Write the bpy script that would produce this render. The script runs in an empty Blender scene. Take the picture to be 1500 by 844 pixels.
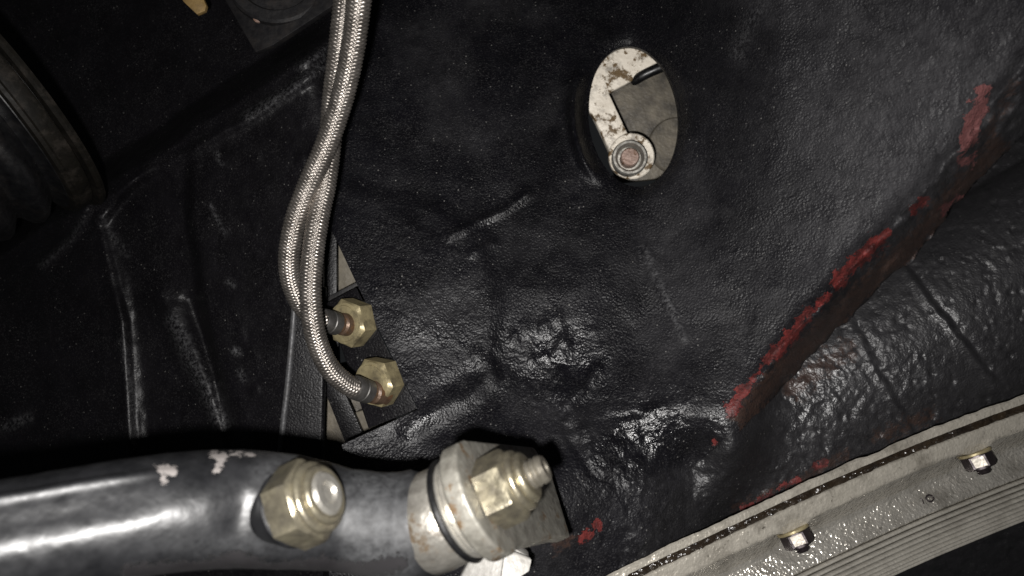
import bpy, bmesh, math, random
import numpy as np
from mathutils import Vector, Matrix

# ------------------------------------------------------------------ camera, light, exposure
MM = 0.001
H = 300.0                # camera height above the reference plane, mm
F = 1083.0               # focal length in photo pixels (1500 wide)
sc = bpy.context.scene
C = sc.collection
cam_d = bpy.data.cameras.new('camera'); cam = bpy.data.objects.new('camera', cam_d); C.objects.link(cam)
cam_d.sensor_width = 36.0; cam_d.lens = 36.0 * F / 1500.0
cam.location = (0, 0, H * MM); cam_d.clip_start = 0.005; cam_d.clip_end = 20
cam_d.dof.use_dof = True; cam_d.dof.focus_distance = 0.285; cam_d.dof.aperture_fstop = 15
sc.camera = cam
w = bpy.data.worlds.new('World'); sc.world = w; w.use_nodes = True
w.node_tree.nodes['Background'].inputs[0].default_value = (0.9, 0.95, 1.0, 1)
w.node_tree.nodes['Background'].inputs[1].default_value = 0.012
# the phone's flash, beside and below the lens
fl = bpy.data.lights.new('phone_flash', 'AREA'); fl.shape = 'DISK'; fl.size = 0.006; fl.energy = 1.45
fl.color = (1.0, 0.975, 0.95)
flo = bpy.data.objects.new('phone_flash', fl); C.objects.link(flo)
flo.location = (-0.0095, -0.0115, H * MM + 0.002)
sc.view_settings.view_transform = 'Standard'; sc.view_settings.look = 'None'
sc.view_settings.exposure = 0.0; sc.view_settings.gamma = 1.0; sc.view_settings.use_curve_mapping = False
sc.render.engine = 'CYCLES'
sc.render.resolution_x = 1024; sc.render.resolution_y = 576
rnd = random.Random(7)

# ------------------------------------------------------------------ numpy helpers
def P(px, py, d):
    """point (mm) seen at photo position px,py at distance d mm from the lens"""
    return np.array([(px - 750.0) * d / F, -(py - 422.0) * d / F, H - d])
def Pgrid(x, y, d):
    return np.stack([(x - 750.0) * d / F, -(y - 422.0) * d / F, H - d], -1)
_tabs = {}
def vnoise(x, y, seed=0):
    if seed not in _tabs: _tabs[seed] = np.random.RandomState(seed + 11).rand(256, 256)
    t = _tabs[seed]
    xi = np.floor(x).astype(int); yi = np.floor(y).astype(int)
    fx = x - xi; fy = y - yi
    fx = fx * fx * fx * (fx * (fx * 6 - 15) + 10); fy = fy * fy * fy * (fy * (fy * 6 - 15) + 10)
    a = t[xi & 255, yi & 255]; b = t[(xi + 1) & 255, yi & 255]
    c = t[xi & 255, (yi + 1) & 255]; d = t[(xi + 1) & 255, (yi + 1) & 255]
    return (a * (1 - fx) + b * fx) * (1 - fy) + (c * (1 - fx) + d * fx) * fy - 0.5
def fbm(x, y, seed=0, octs=4, gain=0.5):
    s = 0; a = 1.0
    for k in range(octs):
        s = s + a * vnoise(x * (2 ** k) + 17.3 * k, y * (2 ** k) + 5.1 * k, seed + k); a *= gain
    return s
def sstep(a, b, x):
    t = np.clip((x - a) / (b - a), 0, 1); return t * t * (3 - 2 * t)
def segdist(x, y, pts):
    best = np.full(np.shape(x), 1e9)
    for (x0, y0), (x1, y1) in zip(pts[:-1], pts[1:]):
        dx, dy = x1 - x0, y1 - y0; L = dx * dx + dy * dy + 1e-9
        t = np.clip(((x - x0) * dx + (y - y0) * dy) / L, 0, 1)
        best = np.minimum(best, np.hypot(x - x0 - t * dx, y - y0 - t * dy))
    return best
def stroke(x, y, pts, r):
    return np.exp(-(segdist(x, y, pts) / r) ** 2)
def inpoly(x, y, poly):
    ins = np.zeros(np.shape(x), bool); n = len(poly)
    for i in range(n):
        x0, y0 = poly[i]; x1, y1 = poly[(i + 1) % n]
        if y0 == y1: continue
        c = ((y0 > y) != (y1 > y)) & (x < (x1 - x0) * (y - y0) / (y1 - y0) + x0); ins ^= c
    return ins
def sdpoly(x, y, poly):
    d = segdist(x, y, list(poly) + [poly[0]])
    return np.where(inpoly(x, y, poly), -d, d)      # negative inside
def smooth_path(pts, n):
    """Catmull-Rom through pts (any dimension), n samples"""
    p = np.array(pts, float); p = np.vstack([2 * p[0] - p[1], p, 2 * p[-1] - p[-2]])
    m = len(p) - 3; out = []
    for u in np.linspace(0, m - 1e-6, n):
        i = int(u); t = u - i; a, b, c, d = p[i:i + 4]
        out.append(0.5 * (2 * b + (c - a) * t + (2 * a - 5 * b + 4 * c - d) * t * t + (3 * b - a - 3 * c + d) * t ** 3))
    return np.array(out)
def unit(v):
    v = np.array(v, float); return v / np.linalg.norm(v)

# ------------------------------------------------------------------ object helpers (all input in mm, world)
def raw(name, verts, faces, mat, parent=None, smooth=True, sharp=None, attrs=None):
    me = bpy.data.meshes.new(name)
    base = np.array(parent['_base']) if parent is not None else np.zeros(3)
    V = (np.asarray(verts, float) - base) * MM
    if isinstance(faces, np.ndarray):
        me.vertices.add(len(V)); me.vertices.foreach_set('co', V.astype(np.float32).ravel())
        k = faces.shape[1]; n = len(faces)
        me.loops.add(n * k); me.loops.foreach_set('vertex_index', faces.astype(np.int32).ravel())
        me.polygons.add(n); me.polygons.foreach_set('loop_start', np.arange(0, n * k, k, dtype=np.int32))
        me.update(calc_edges=True)
    else:
        me.from_pydata([tuple(v) for v in V], [], faces)
        me.update()
    me.validate()
    if attrs:
        for k, a in attrs.items():
            at = me.attributes.new(k, 'FLOAT', 'POINT'); at.data.foreach_set('value', np.asarray(a, np.float32))
    me.polygons.foreach_set('use_smooth', [smooth] * len(me.polygons))
    if sharp: me.set_sharp_from_angle(angle=math.radians(sharp))
    me.materials.append(mat)
    o = bpy.data.objects.new(name, me); C.objects.link(o)
    if parent is not None:
        o.parent = parent
    return o
def sub(o, root):
    """make o (built with parent=root base) a sub-part holder: children get the same base"""
    o['_base'] = list(root['_base']); return o
def thing(name, label, cat, base, group=None):
    o = bpy.data.objects.new(name, None); C.objects.link(o); o.empty_display_size = 0.01
    o.location = np.array(base) * MM; o['_base'] = [float(b) for b in base]
    o['label'] = label; o['category'] = cat
    if group: o['group'] = group
    return o
def frames(path):
    T = np.gradient(path, axis=0); T /= np.linalg.norm(T, axis=1)[:, None]
    N = np.zeros_like(T); up = np.array([0, 0, 1.0])
    n = up - T[0] * up.dot(T[0]); N[0] = n / np.linalg.norm(n)
    for i in range(1, len(T)):
        n = N[i - 1] - T[i] * N[i - 1].dot(T[i]); N[i] = n / np.linalg.norm(n)
    return T, N, np.cross(T, N)
def grid_faces(nr, nc, wrap=True):
    i = np.arange(nr - 1)[:, None]; j = np.arange(nc if wrap else nc - 1)[None, :]; j2 = (j + 1) % nc
    a = i * nc + j; b = i * nc + j2; c = (i + 1) * nc + j2; d = (i + 1) * nc + j
    return np.stack([a, b, c, d], -1).reshape(-1, 4)
def tube_mesh(path, rfun, nth):
    """rfun(s, theta) -> radius; s arc length"""
    T, N, B = frames(path)
    s = np.concatenate([[0], np.cumsum(np.linalg.norm(np.diff(path, axis=0), axis=1))])
    th = np.linspace(0, 2 * np.pi, nth, endpoint=False)
    S, TH = np.meshgrid(s, th, indexing='ij'); R = rfun(S, TH) + 0 * S
    V = path[:, None, :] + R[..., None] * (np.cos(TH)[..., None] * N[:, None, :] + np.sin(TH)[..., None] * B[:, None, :])
    return V.reshape(-1, 3), grid_faces(len(path), nth), S.ravel(), TH.ravel()
def axis_frame(a, ref=(0, 0, 1)):
    a = unit(a); r = np.array(ref, float)
    if abs(a.dot(r)) > 0.95: r = np.array([0, 1.0, 0])
    e1 = unit(r - a * a.dot(r)); return a, e1, np.cross(a, e1)
def lathe(name, c, a, prof, mat, parent=None, seg=48, rmod=None, sharp=35, ref=(0, 0, 1), rot=0.0):
    """profile [(t, r)] round axis a through c; rmod(theta, t, r) may shape it (hexagons)"""
    a, e1, e2 = axis_frame(a, ref); th = np.linspace(0, 2 * np.pi, seg, endpoint=False) + rot
    V = []
    for t, r in prof:
        rr = np.full(seg, r, float) if rmod is None else rmod(th - rot, t, r)
        V.append(np.array(c) + a * t + rr[:, None] * (np.cos(th)[:, None] * e1 + np.sin(th)[:, None] * e2))
    V = np.concatenate(V); f = [tuple(q) for q in grid_faces(len(prof), seg)]
    f.append(tuple(range(seg))[::-1]); n0 = (len(prof) - 1) * seg; f.append(tuple(range(n0, n0 + seg)))
    return raw(name, V, f, mat, parent, True, sharp)
def hexmod(af):
    ap = af / 2
    def m(th, t, r):
        k = np.mod(th, np.pi / 3) - np.pi / 6
        return np.minimum(ap / np.cos(k), r)
    return m
def hex_prof(af, h, ch=0.6):
    R = af / 2 / math.cos(math.pi / 6)
    return [(0, af * 0.3), (0, af / 2 * 0.97), (ch * 0.8, R * 1.001), (h - ch, R * 1.001), (h - 0.0, af / 2 * 0.95)]
def extrude_poly(name, pts, a, thick, mat, parent=None, bevel=0.5, segs=2, sharp=40):
    """polygon of 3-D points (mm) extruded by thick along a; bevelled"""
    bm = bmesh.new(); a = unit(a); base = np.array(parent['_base']) if parent is not None else np.zeros(3)
    vs = [bm.verts.new(tuple((np.array(p) - base) * MM)) for p in pts]
    f = bm.faces.new(vs)
    r = bmesh.ops.extrude_face_region(bm, geom=[f])
    for v in r['geom']:
        if isinstance(v, bmesh.types.BMVert): v.co += Vector(a * thick * MM)
    bmesh.ops.recalc_face_normals(bm, faces=bm.faces)
    if bevel: bmesh.ops.bevel(bm, geom=list(bm.edges), offset=bevel * MM, segments=segs, profile=0.6, affect='EDGES', clamp_overlap=True)
    me = bpy.data.meshes.new(name); bm.to_mesh(me); bm.free()
    me.polygons.foreach_set('use_smooth', [True] * len(me.polygons)); me.set_sharp_from_angle(angle=math.radians(sharp))
    me.materials.append(mat); o = bpy.data.objects.new(name, me); C.objects.link(o)
    if parent is not None: o.parent = parent
    return o
def sheet(name, xs, ys, dfun, sdf, thick, mat, parent=None, attrfun=None):
    """body sheet: distance field over photo rays, cut along sdf>0, with real edge thickness"""
    step = xs[1] - xs[0]
    X, Y = np.meshgrid(xs, ys); e = 0.5
    s = sdf(X, Y); gx = (sdf(X + e, Y) - sdf(X - e, Y)) / (2 * e); gy = (sdf(X, Y + e) - sdf(X, Y - e)) / (2 * e)
    near = np.abs(s) < 0.72 * step; g = np.maximum(gx * gx + gy * gy, 0.25)
    X = np.where(near, X - s * gx / g, X); Y = np.where(near, Y - s * gy / g, Y)
    keep = (s < 0) | near
    D = dfun(X, Y); V = Pgrid(X, Y, D).reshape(-1, 3)
    nr, nc = X.shape
    i, j = np.meshgrid(np.arange(nr - 1), np.arange(nc - 1), indexing='ij')
    a = i * nc + j; q = np.stack([a, a + nc, a + nc + 1, a + 1], -1).reshape(-1, 4)
    kf = keep.ravel(); q = q[kf[q].all(1)]
    # boundary edges -> skirt
    ed = np.concatenate([q[:, [0, 1]], q[:, [1, 2]], q[:, [2, 3]], q[:, [3, 0]]])
    key = np.sort(ed, 1); key = key[:, 0] * (nr * nc) + key[:, 1]
    u, inv, cnt = np.unique(key, return_inverse=True, return_counts=True)
    be = ed[cnt[inv] == 1]
    bv = np.unique(be); D2 = D.ravel()[bv] + thick
    # skirt goes straight away from the lens plane (real thickness)
    SV = V[bv] - np.array([0, 0, thick]); mp = -np.ones(nr * nc, int); mp[bv] = np.arange(len(bv)) + nr * nc
    sk = np.stack([be[:, 1], be[:, 0], mp[be[:, 0]], mp[be[:, 1]]], -1)
    allf = np.concatenate([q, sk]); VV = np.concatenate([V, SV])
    XX = np.concatenate([X.ravel(), X.ravel()[bv]]); YY = np.concatenate([Y.ravel(), Y.ravel()[bv]])
    used = np.unique(allf); re = -np.ones(len(VV), int); re[used] = np.arange(len(used))
    attrs = attrfun(XX[used], YY[used]) if attrfun else None
    return raw(name, VV[used], re[allf], mat, parent, True, 60, attrs)

# ------------------------------------------------------------------ materials
def new_mat(name):
    m = bpy.data.materials.new(name); m.use_nodes = True; nt = m.node_tree
    return m, nt, nt.nodes['Principled BSDF']
def N(nt, t, **kw):
    n = nt.nodes.new(t)
    for k, v in kw.items():
        if k.startswith('i_'):
            kk = k[2:]; n.inputs[int(kk) if kk.isdigit() else kk].default_value = v
        else: setattr(n, k, v)
    return n
def coords(nt, scale=(1, 1, 1)):
    g = N(nt, 'ShaderNodeNewGeometry')          # world position in metres
    m = N(nt, 'ShaderNodeMapping'); m.inputs['Scale'].default_value = scale
    nt.links.new(g.outputs['Position'], m.inputs['Vector']); return m.outputs[0]
def noise(nt, co, scale, detail=3, rough=0.55, dist=0.0):
    n = N(nt, 'ShaderNodeTexNoise'); n.inputs['Scale'].default_value = scale; n.inputs['Detail'].default_value = detail
    n.inputs['Roughness'].default_value = rough; n.inputs['Distortion'].default_value = dist
    nt.links.new(co, n.inputs['Vector']); return n.outputs['Fac']
def ramp(nt, fac, stops):
    r = N(nt, 'ShaderNodeValToRGB'); el = r.color_ramp.elements
    while len(el) < len(stops): el.new(0.5)
    for e, (p, c) in zip(el, stops):
        e.position = p; e.color = (c, c, c, 1) if not hasattr(c, '__len__') else (*c, 1)
    nt.links.new(fac, r.inputs[0]); return r.outputs[0]
def mixc(nt, fac, a, b):
    m = N(nt, 'ShaderNodeMix', data_type='RGBA')
    for s, v in ((0, fac), (6, a), (7, b)):
        if hasattr(v, 'is_linked') or isinstance(v, bpy.types.NodeSocket): nt.links.new(v, m.inputs[s])
        else: m.inputs[s].default_value = v if s == 0 else ((*v, 1) if len(v) == 3 else v)
    return m.outputs[2]
def math_(nt, op, a, b=None, c=None, clamp=False):
    m = N(nt, 'ShaderNodeMath', operation=op, use_clamp=clamp)
    for i, v in enumerate((a, b, c)):
        if v is None: continue
        if isinstance(v, bpy.types.NodeSocket): nt.links.new(v, m.inputs[i])
        else: m.inputs[i].default_value = v
    return m.outputs[0]
def bump(nt, h, dist, normal=None, strength=1.0):
    b = N(nt, 'ShaderNodeBump'); b.inputs['Distance'].default_value = dist; b.inputs['Strength'].default_value = strength
    nt.links.new(h, b.inputs['Height'])
    if normal is not None: nt.links.new(normal, b.inputs['Normal'])
    return b.outputs[0]
def attr(nt, name):
    return N(nt, 'ShaderNodeAttribute', attribute_name=name).outputs['Fac']

def undercoat(name, base=(0.0022, 0.0021, 0.0030), r0=0.32, r1=0.54, b1=0.00026, b2=0.00016, dustamt=1.0, spec=0.25):
    """black bitumen-like underbody paint with chips showing red primer, brown dirt and dust (point attributes)"""
    m, nt, p = new_mat(name); co = coords(nt)
    big = noise(nt, co, 45, 4, 0.6); mid = noise(nt, co, 360, 2, 0.5); fine = noise(nt, co, 1250, 2, 0.7)
    col = mixc(nt, ramp(nt, big, [(0.35, 0), (0.75, 1)]), base, tuple(c * 1.9 for c in base))
    # dust grain
    grain = ramp(nt, noise(nt, co, 1250, 3, 0.8), [(0.53, 0), (0.66, 1)])
    patch = ramp(nt, noise(nt, co, 55, 4, 0.65), [(0.40, 0.25), (0.66, 1)])
    g = math_(nt, 'MULTIPLY', grain, patch); g = math_(nt, 'MULTIPLY', g, 0.38 * dustamt)
    col = mixc(nt, g, col, (0.10, 0.097, 0.098))
    v = N(nt, 'ShaderNodeTexVoronoi'); v.inputs['Scale'].default_value = 520; nt.links.new(co, v.inputs['Vector'])
    spk = math_(nt, 'LESS_THAN', v.outputs['Distance'], 0.16)
    sel = math_(nt, 'GREATER_THAN', N_sep(nt, v.outputs['Color']), 0.86)
    spk = math_(nt, 'MULTIPLY', spk, sel); spk = math_(nt, 'MULTIPLY', spk, math_(nt, 'MULTIPLY', patch, 0.5 * dustamt))
    col = mixc(nt, spk, col, (0.35, 0.34, 0.32))
    du = attr(nt, 'dust'); dn = math_(nt, 'MULTIPLY', du, ramp(nt, noise(nt, co, 620, 6, 0.78), [(0.46, 0.0), (0.60, 1)]))
    col = mixc(nt, dn, col, (0.16, 0.16, 0.165))
    fm = math_(nt, 'MULTIPLY', attr(nt, 'film'), ramp(nt, noise(nt, co, 240, 5, 0.7), [(0.3, 0.35), (0.7, 1)]))
    col = mixc(nt, fm, col, (0.036, 0.035, 0.0375))
    # chips: crisp uneven edges
    rag = math_(nt, 'MULTIPLY', math_(nt, 'SUBTRACT', noise(nt, co, 330, 6, 0.72), 0.5), 2.6)
    bra = attr(nt, 'brown'); br = math_(nt, 'ADD', bra, math_(nt, 'MULTIPLY', rag, math_(nt, 'GREATER_THAN', bra, 0.04))); br = ramp(nt, br, [(0.40, 0), (0.75, 0.75)])
    brn = mixc(nt, noise(nt, co, 500, 3), (0.055, 0.030, 0.022), (0.020, 0.014, 0.012))
    col = mixc(nt, br, col, brn)
    chv = attr(nt, 'chip'); ch = math_(nt, 'ADD', chv, math_(nt, 'MULTIPLY', rag, math_(nt, 'GREATER_THAN', chv, 0.04))); chm = ramp(nt, ch, [(0.52, 0), (0.58, 1)])
    redc = mixc(nt, ramp(nt, noise(nt, co, 260, 5, 0.7), [(0.38, 0), (0.60, 1)]), (0.125, 0.020, 0.018), (0.034, 0.007, 0.0065))
    redc = mixc(nt, attr(nt, 'pale'), redc, (0.12, 0.050, 0.049))
    col = mixc(nt, chm, col, redc)
    nt.links.new(col, p.inputs['Base Color'])
    gl = attr(nt, 'gloss')
    ro = N(nt, 'ShaderNodeMapRange'); ro.inputs[3].default_value = r0; ro.inputs[4].default_value = r1
    ro.inputs[1].default_value = 0.3; ro.inputs[2].default_value = 0.7
    nt.links.new(noise(nt, co, 120, 4, 0.6), ro.inputs[0])
    rr = math_(nt, 'SUBTRACT', ro.outputs[0], math_(nt, 'MULTIPLY', gl, 0.17))
    rr = math_(nt, 'ADD', rr, math_(nt, 'MULTIPLY', attr(nt, 'film'), 0.12))
    nt.links.new(math_(nt, 'ADD', rr, math_(nt, 'MULTIPLY', chm, 0.18)), p.inputs['Roughness'])
    nt.links.new(math_(nt, 'MULTIPLY_ADD', gl, 0.35, spec), p.inputs['Specular IOR Level'])
    bn = N(nt, 'ShaderNodeBump'); bn.inputs['Distance'].default_value = b1 * 2.0; nt.links.new(mid, bn.inputs['Height'])
    nt.links.new(math_(nt, 'MULTIPLY_ADD', gl, 0.55, 0.05), bn.inputs['Strength'])
    vg = N(nt, 'ShaderNodeTexVoronoi'); vg.inputs['Scale'].default_value = 1050; nt.links.new(co, vg.inputs['Vector'])
    b = bump(nt, fine, b2 * 1.5, bn.outputs[0])
    gb = N(nt, 'ShaderNodeBump', invert=True); gb.inputs['Distance'].default_value = b2 * 1.5
    nt.links.new(vg.outputs['Distance'], gb.inputs['Height']); nt.links.new(b, gb.inputs['Normal'])
    nt.links.new(ramp(nt, noise(nt, co, 160, 4, 0.65), [(0.35, 0.25), (0.62, 1)]), gb.inputs['Strength']); b = gb.outputs[0]
    b = bump(nt, chm, -0.00012, b)
    nt.links.new(b, p.inputs['Normal']); return m
def N_sep(nt, col):
    s = N(nt, 'ShaderNodeSeparateColor'); nt.links.new(col, s.inputs[0]); return s.outputs[0]

def metal(name, c0, c1, rough=0.4, metallic=0.75, scale=250, bumpd=0.00008, rust=0.0, rustc=(0.16, 0.07, 0.025), grime=0.3, spec=0.5, rs=180):
    m, nt, p = new_mat(name); co = coords(nt)
    col = mixc(nt, ramp(nt, noise(nt, co, scale, 5, 0.65), [(0.32, 0), (0.68, 1)]), c0, c1)
    gr = ramp(nt, noise(nt, co, 130, 5, 0.7), [(0.50, 0), (0.72, grime)])
    col = mixc(nt, gr, col, (0.06, 0.05, 0.042))
    met = metallic
    if rust:
        ru = ramp(nt, noise(nt, co, rs, 6, 0.7), [(0.62 - 0.2 * rust, 0), (0.68 - 0.2 * rust, 1)])
        col = mixc(nt, ru, col, mixc(nt, noise(nt, co, 900, 3), rustc, tuple(0.35 * c for c in rustc)))
        met = math_(nt, 'MULTIPLY', math_(nt, 'SUBTRACT', 1.0, ru), metallic); nt.links.new(met, p.inputs['Metallic'])
    else: p.inputs['Metallic'].default_value = metallic
    nt.links.new(col, p.inputs['Base Color'])
    ro = N(nt, 'ShaderNodeMapRange'); ro.inputs[1].default_value = 0.3; ro.inputs[2].default_value = 0.7
    ro.inputs[3].default_value = rough - 0.09; ro.inputs[4].default_value = rough + 0.13
    nt.links.new(noise(nt, co, 400, 4, 0.6), ro.inputs[0]); nt.links.new(ro.outputs[0], p.inputs['Roughness'])
    p.inputs['Specular IOR Level'].default_value = spec
    b = bump(nt, noise(nt, co, 600, 2, 0.5), bumpd * 2); nt.links.new(b, p.inputs['Normal'])
    return m
def flake(name, c0, c1, bd=0.00040, rough=0.33, metallic=0.7, grime=0.35):
    """rough-cast aluminium under old silver paint: grainy glints"""
    m, nt, p = new_mat(name); co = coords(nt)
    col = mixc(nt, noise(nt, co, 90, 5, 0.65), c0, c1)
    col = mixc(nt, ramp(nt, noise(nt, co, 55, 5, 0.7), [(0.48, 0), (0.75, grime)]), col, (0.085, 0.072, 0.055))
    col = mixc(nt, ramp(nt, noise(nt, co, 420, 4, 0.7), [(0.62, 0), (0.72, grime)]), col, (0.05, 0.042, 0.032))
    nt.links.new(col, p.inputs['Base Color']); p.inputs['Metallic'].default_value = metallic
    p.inputs['Roughness'].default_value = rough
    b = bump(nt, noise(nt, co, 900, 1, 0.5), bd * 0.7); b = bump(nt, noise(nt, co, 260, 2, 0.5), bd * 0.8, b)
    nt.links.new(b, p.inputs['Normal']); return m

M = {}
M['undercoat'] = undercoat('undercoat')
M['undercoat_thick'] = undercoat('thick_undercoat', base=(0.0050, 0.0048, 0.0056), r0=0.40, r1=0.52, b1=0.00028, b2=0.00013, dustamt=0.7, spec=0.55)
M['frame'] = undercoat('satin_black_frame', base=(0.0026, 0.0023, 0.0030), r0=0.36, r1=0.5, b1=0.00016, b2=0.00008, dustamt=0.7, spec=0.32)
M['black_plate'] = metal('black_painted_plate', (0.0055, 0.0052, 0.006), (0.010, 0.0095, 0.010), 0.5, 0.0, bumpd=0.00006, spec=0.35, grime=0.2)
M['rubber'] = metal('black_rubber', (0.0025, 0.0025, 0.003), (0.005, 0.005, 0.0055), 0.36, 0.0, bumpd=0.00003, grime=0.1)
M['tan'] = metal('dusty_tan_band', (0.0065, 0.0055, 0.004), (0.003, 0.0026, 0.002), 0.6, 0.0, bumpd=0.00005, spec=0.15)
M['braid'] = metal('braided_steel', (0.34, 0.312, 0.285), (0.21, 0.19, 0.17), 0.36, 0.9, scale=120, bumpd=0.00004, grime=0.6)
M['ferrule'] = metal('dull_ferrule', (0.13, 0.125, 0.12), (0.07, 0.066, 0.062), 0.42, 0.7, bumpd=0.00005, grime=0.5)
M['copper'] = metal('rusty_sleeve', (0.13, 0.085, 0.058), (0.07, 0.042, 0.026), 0.45, 0.5, bumpd=0.0001, rust=0.5, rustc=(0.11, 0.055, 0.025))
M['brass_zinc'] = metal('yellow_zinc', (0.44, 0.375, 0.215), (0.24, 0.20, 0.115), 0.40, 0.55, scale=200, bumpd=0.00006, grime=0.75)
M['zinc'] = metal('dull_zinc', (0.34, 0.315, 0.26), (0.22, 0.20, 0.165), 0.36, 0.8, scale=150, bumpd=0.00006, grime=0.4)
M['gold_zinc'] = metal('gold_zinc', (0.34, 0.305, 0.215), (0.20, 0.18, 0.14), 0.33, 0.8, scale=300, bumpd=0.00007, grime=0.75)
M['cast'] = metal('cast_housing', (0.30, 0.285, 0.255), (0.17, 0.16, 0.14), 0.38, 0.65, scale=180, bumpd=0.00010, grime=0.7, rust=0.28, rustc=(0.10, 0.075, 0.05), rs=90)
M['plate'] = metal('grey_tab_plate', (0.25, 0.24, 0.21), (0.14, 0.132, 0.112), 0.48, 0.4, bumpd=0.00008, grime=0.55, rust=0.25, rustc=(0.13, 0.085, 0.045))
M['cream'] = metal('chipped_cream_paint', (0.78, 0.72, 0.62), (0.62, 0.56, 0.47), 0.45, 0.0, scale=120, bumpd=0.00014, grime=0.85, rust=0.55, rustc=(0.17, 0.11, 0.05), rs=150)
M['white'] = metal('whitish_cast', (0.42, 0.41, 0.385), (0.32, 0.305, 0.28), 0.5, 0.1, bumpd=0.00012, grime=0.35)
M['backplate'] = metal('grimy_grey_casting', (0.17, 0.148, 0.112), (0.045, 0.040, 0.033), 0.55, 0.1, scale=85, bumpd=0.00015, grime=0.6)
M['beige'] = metal('dusty_beige_casting', (0.15, 0.132, 0.098), (0.075, 0.064, 0.046), 0.6, 0.0, scale=110, bumpd=0.0001, grime=0.6)
M['rustpin'] = metal('rusty_pin', (0.34, 0.25, 0.21), (0.22, 0.14, 0.11), 0.5, 0.3, scale=500, bumpd=0.00012, rust=0.45)
M['steel'] = metal('bright_steel', (0.55, 0.53, 0.48), (0.42, 0.40, 0.36), 0.33, 0.8, bumpd=0.00004, grime=0.3)
M['head'] = flake('bare_head_casting', (0.54, 0.505, 0.44), (0.34, 0.315, 0.265), 0.00042, 0.30, 0.45, 0.75)
M['cover'] = flake('silver_painted_cover', (0.56, 0.535, 0.485), (0.38, 0.36, 0.32), 0.00075, 0.24, 0.65, 0.6)
M['nutdark'] = metal('dark_plated_nut', (0.045, 0.036, 0.038), (0.025, 0.02, 0.022), 0.35, 0.6, bumpd=0.00004)
M['nutface'] = metal('lit_nut_steel', (0.50, 0.46, 0.40), (0.36, 0.33, 0.28), 0.45, 0.3, scale=500, bumpd=0.00010, grime=0.3)  # pale steel for the nut flat whose brightness is painted in
M['gasket'] = metal('oily_gasket', (0.008, 0.006, 0.005), (0.022, 0.015, 0.009), 0.22, 0.0, scale=160, bumpd=0.0003, grime=0.2)
M['grime'] = metal('grime_and_shade', (0.030, 0.026, 0.020), (0.015, 0.013, 0.010), 0.6, 0.0, bumpd=0.0001, spec=0.3)  # grime colour that also carries the shade between the cover's fins
M['brass'] = metal('brass_tab', (0.30, 0.20, 0.075), (0.20, 0.13, 0.05), 0.5, 0.3, bumpd=0.00006, grime=0.4)
def rod_mat():
    m, nt, p = new_mat('scuffed_black_arm'); co = coords(nt)
    col = mixc(nt, ramp(nt, noise(nt, co, 150, 5, 0.65), [(0.35, 0), (0.7, 1)]), (0.006, 0.0062, 0.0070), (0.014, 0.0142, 0.0155))
    rag = math_(nt, 'MULTIPLY', math_(nt, 'SUBTRACT', noise(nt, co, 650, 5, 0.7), 0.5), 2.4)
    cha = attr(nt, 'chip'); ch = ramp(nt, math_(nt, 'ADD', cha, math_(nt, 'MULTIPLY', rag, math_(nt, 'GREATER_THAN', cha, 0.06))), [(0.47, 0), (0.60, 1)])
    col = mixc(nt, ch, col, mixc(nt, noise(nt, co, 600, 3), (0.27, 0.25, 0.24), (0.11, 0.098, 0.092)))
    du = math_(nt, 'MULTIPLY', attr(nt, 'dust'), ramp(nt, noise(nt, co, 500, 5, 0.7), [(0.35, 0), (0.65, 1)]))
    col = mixc(nt, du, col, (0.045, 0.046, 0.048))
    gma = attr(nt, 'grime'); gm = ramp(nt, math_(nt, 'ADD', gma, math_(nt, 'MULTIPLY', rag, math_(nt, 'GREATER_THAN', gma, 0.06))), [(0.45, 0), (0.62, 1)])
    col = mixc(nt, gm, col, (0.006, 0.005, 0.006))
    nt.links.new(col, p.inputs['Base Color'])
    ro = N(nt, 'ShaderNodeMapRange'); ro.inputs[1].default_value = 0.3; ro.inputs[2].default_value = 0.7
    ro.inputs[3].default_value = 0.34; ro.inputs[4].default_value = 0.46
    nt.links.new(noise(nt, co, 300, 4, 0.6), ro.inputs[0])
    nt.links.new(math_(nt, 'ADD', math_(nt, 'ADD', ro.outputs[0], math_(nt, 'MULTIPLY', attr(nt, 'dust'), 0.28)), math_(nt, 'MULTIPLY', gm, 0.3)), p.inputs['Roughness'])
    b = bump(nt, noise(nt, co, 400, 2, 0.5), 0.00010); b = bump(nt, gm, 0.0006, b); nt.links.new(b, p.inputs['Normal']); return m
M['rod'] = rod_mat()

# ------------------------------------------------------------------ the body sheets
HOLE_C = (928.0, 171.0); HA, HB, HROT = 66.0, 103.0, math.radians(6)
def hole_sd(x, y):
    dx, dy = x - HOLE_C[0], y - HOLE_C[1]; c, s = math.cos(HROT), math.sin(HROT)
    u = dx * c - dy * s; v = dx * s + dy * c                 # top leans left
    k = np.sqrt((u / HA) ** 2 + (v / HB) ** 2) + 1e-6; g = np.sqrt((u / HA ** 2) ** 2 + (v / HB ** 2) ** 2) / k + 1e-9
    return (k - 1) / g, u, v
RIDGE = [(1680, -120), (1600, -20), (1500, 92), (1440, 175), (1380, 250), (1310, 330), (1250, 392), (1190, 460), (1130, 525), (1085, 578), (1048, 622)]
LOWER = [(1680, -10), (1600, 90), (1500, 196), (1400, 300), (1330, 385), (1260, 450), (1190, 522), (1130, 584), (1085, 632), (1052, 656)]
CUT = LOWER + [(1000, 706), (965, 770), (915, 850), (880, 960)]
def side(x, y, curve):
    """signed distance to a polyline; positive to its lower right"""
    big = list(curve) + [(curve[-1][0], 3000), (4000, 3000), (4000, curve[0][1])]
    return -sdpoly(x, y, big)
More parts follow.
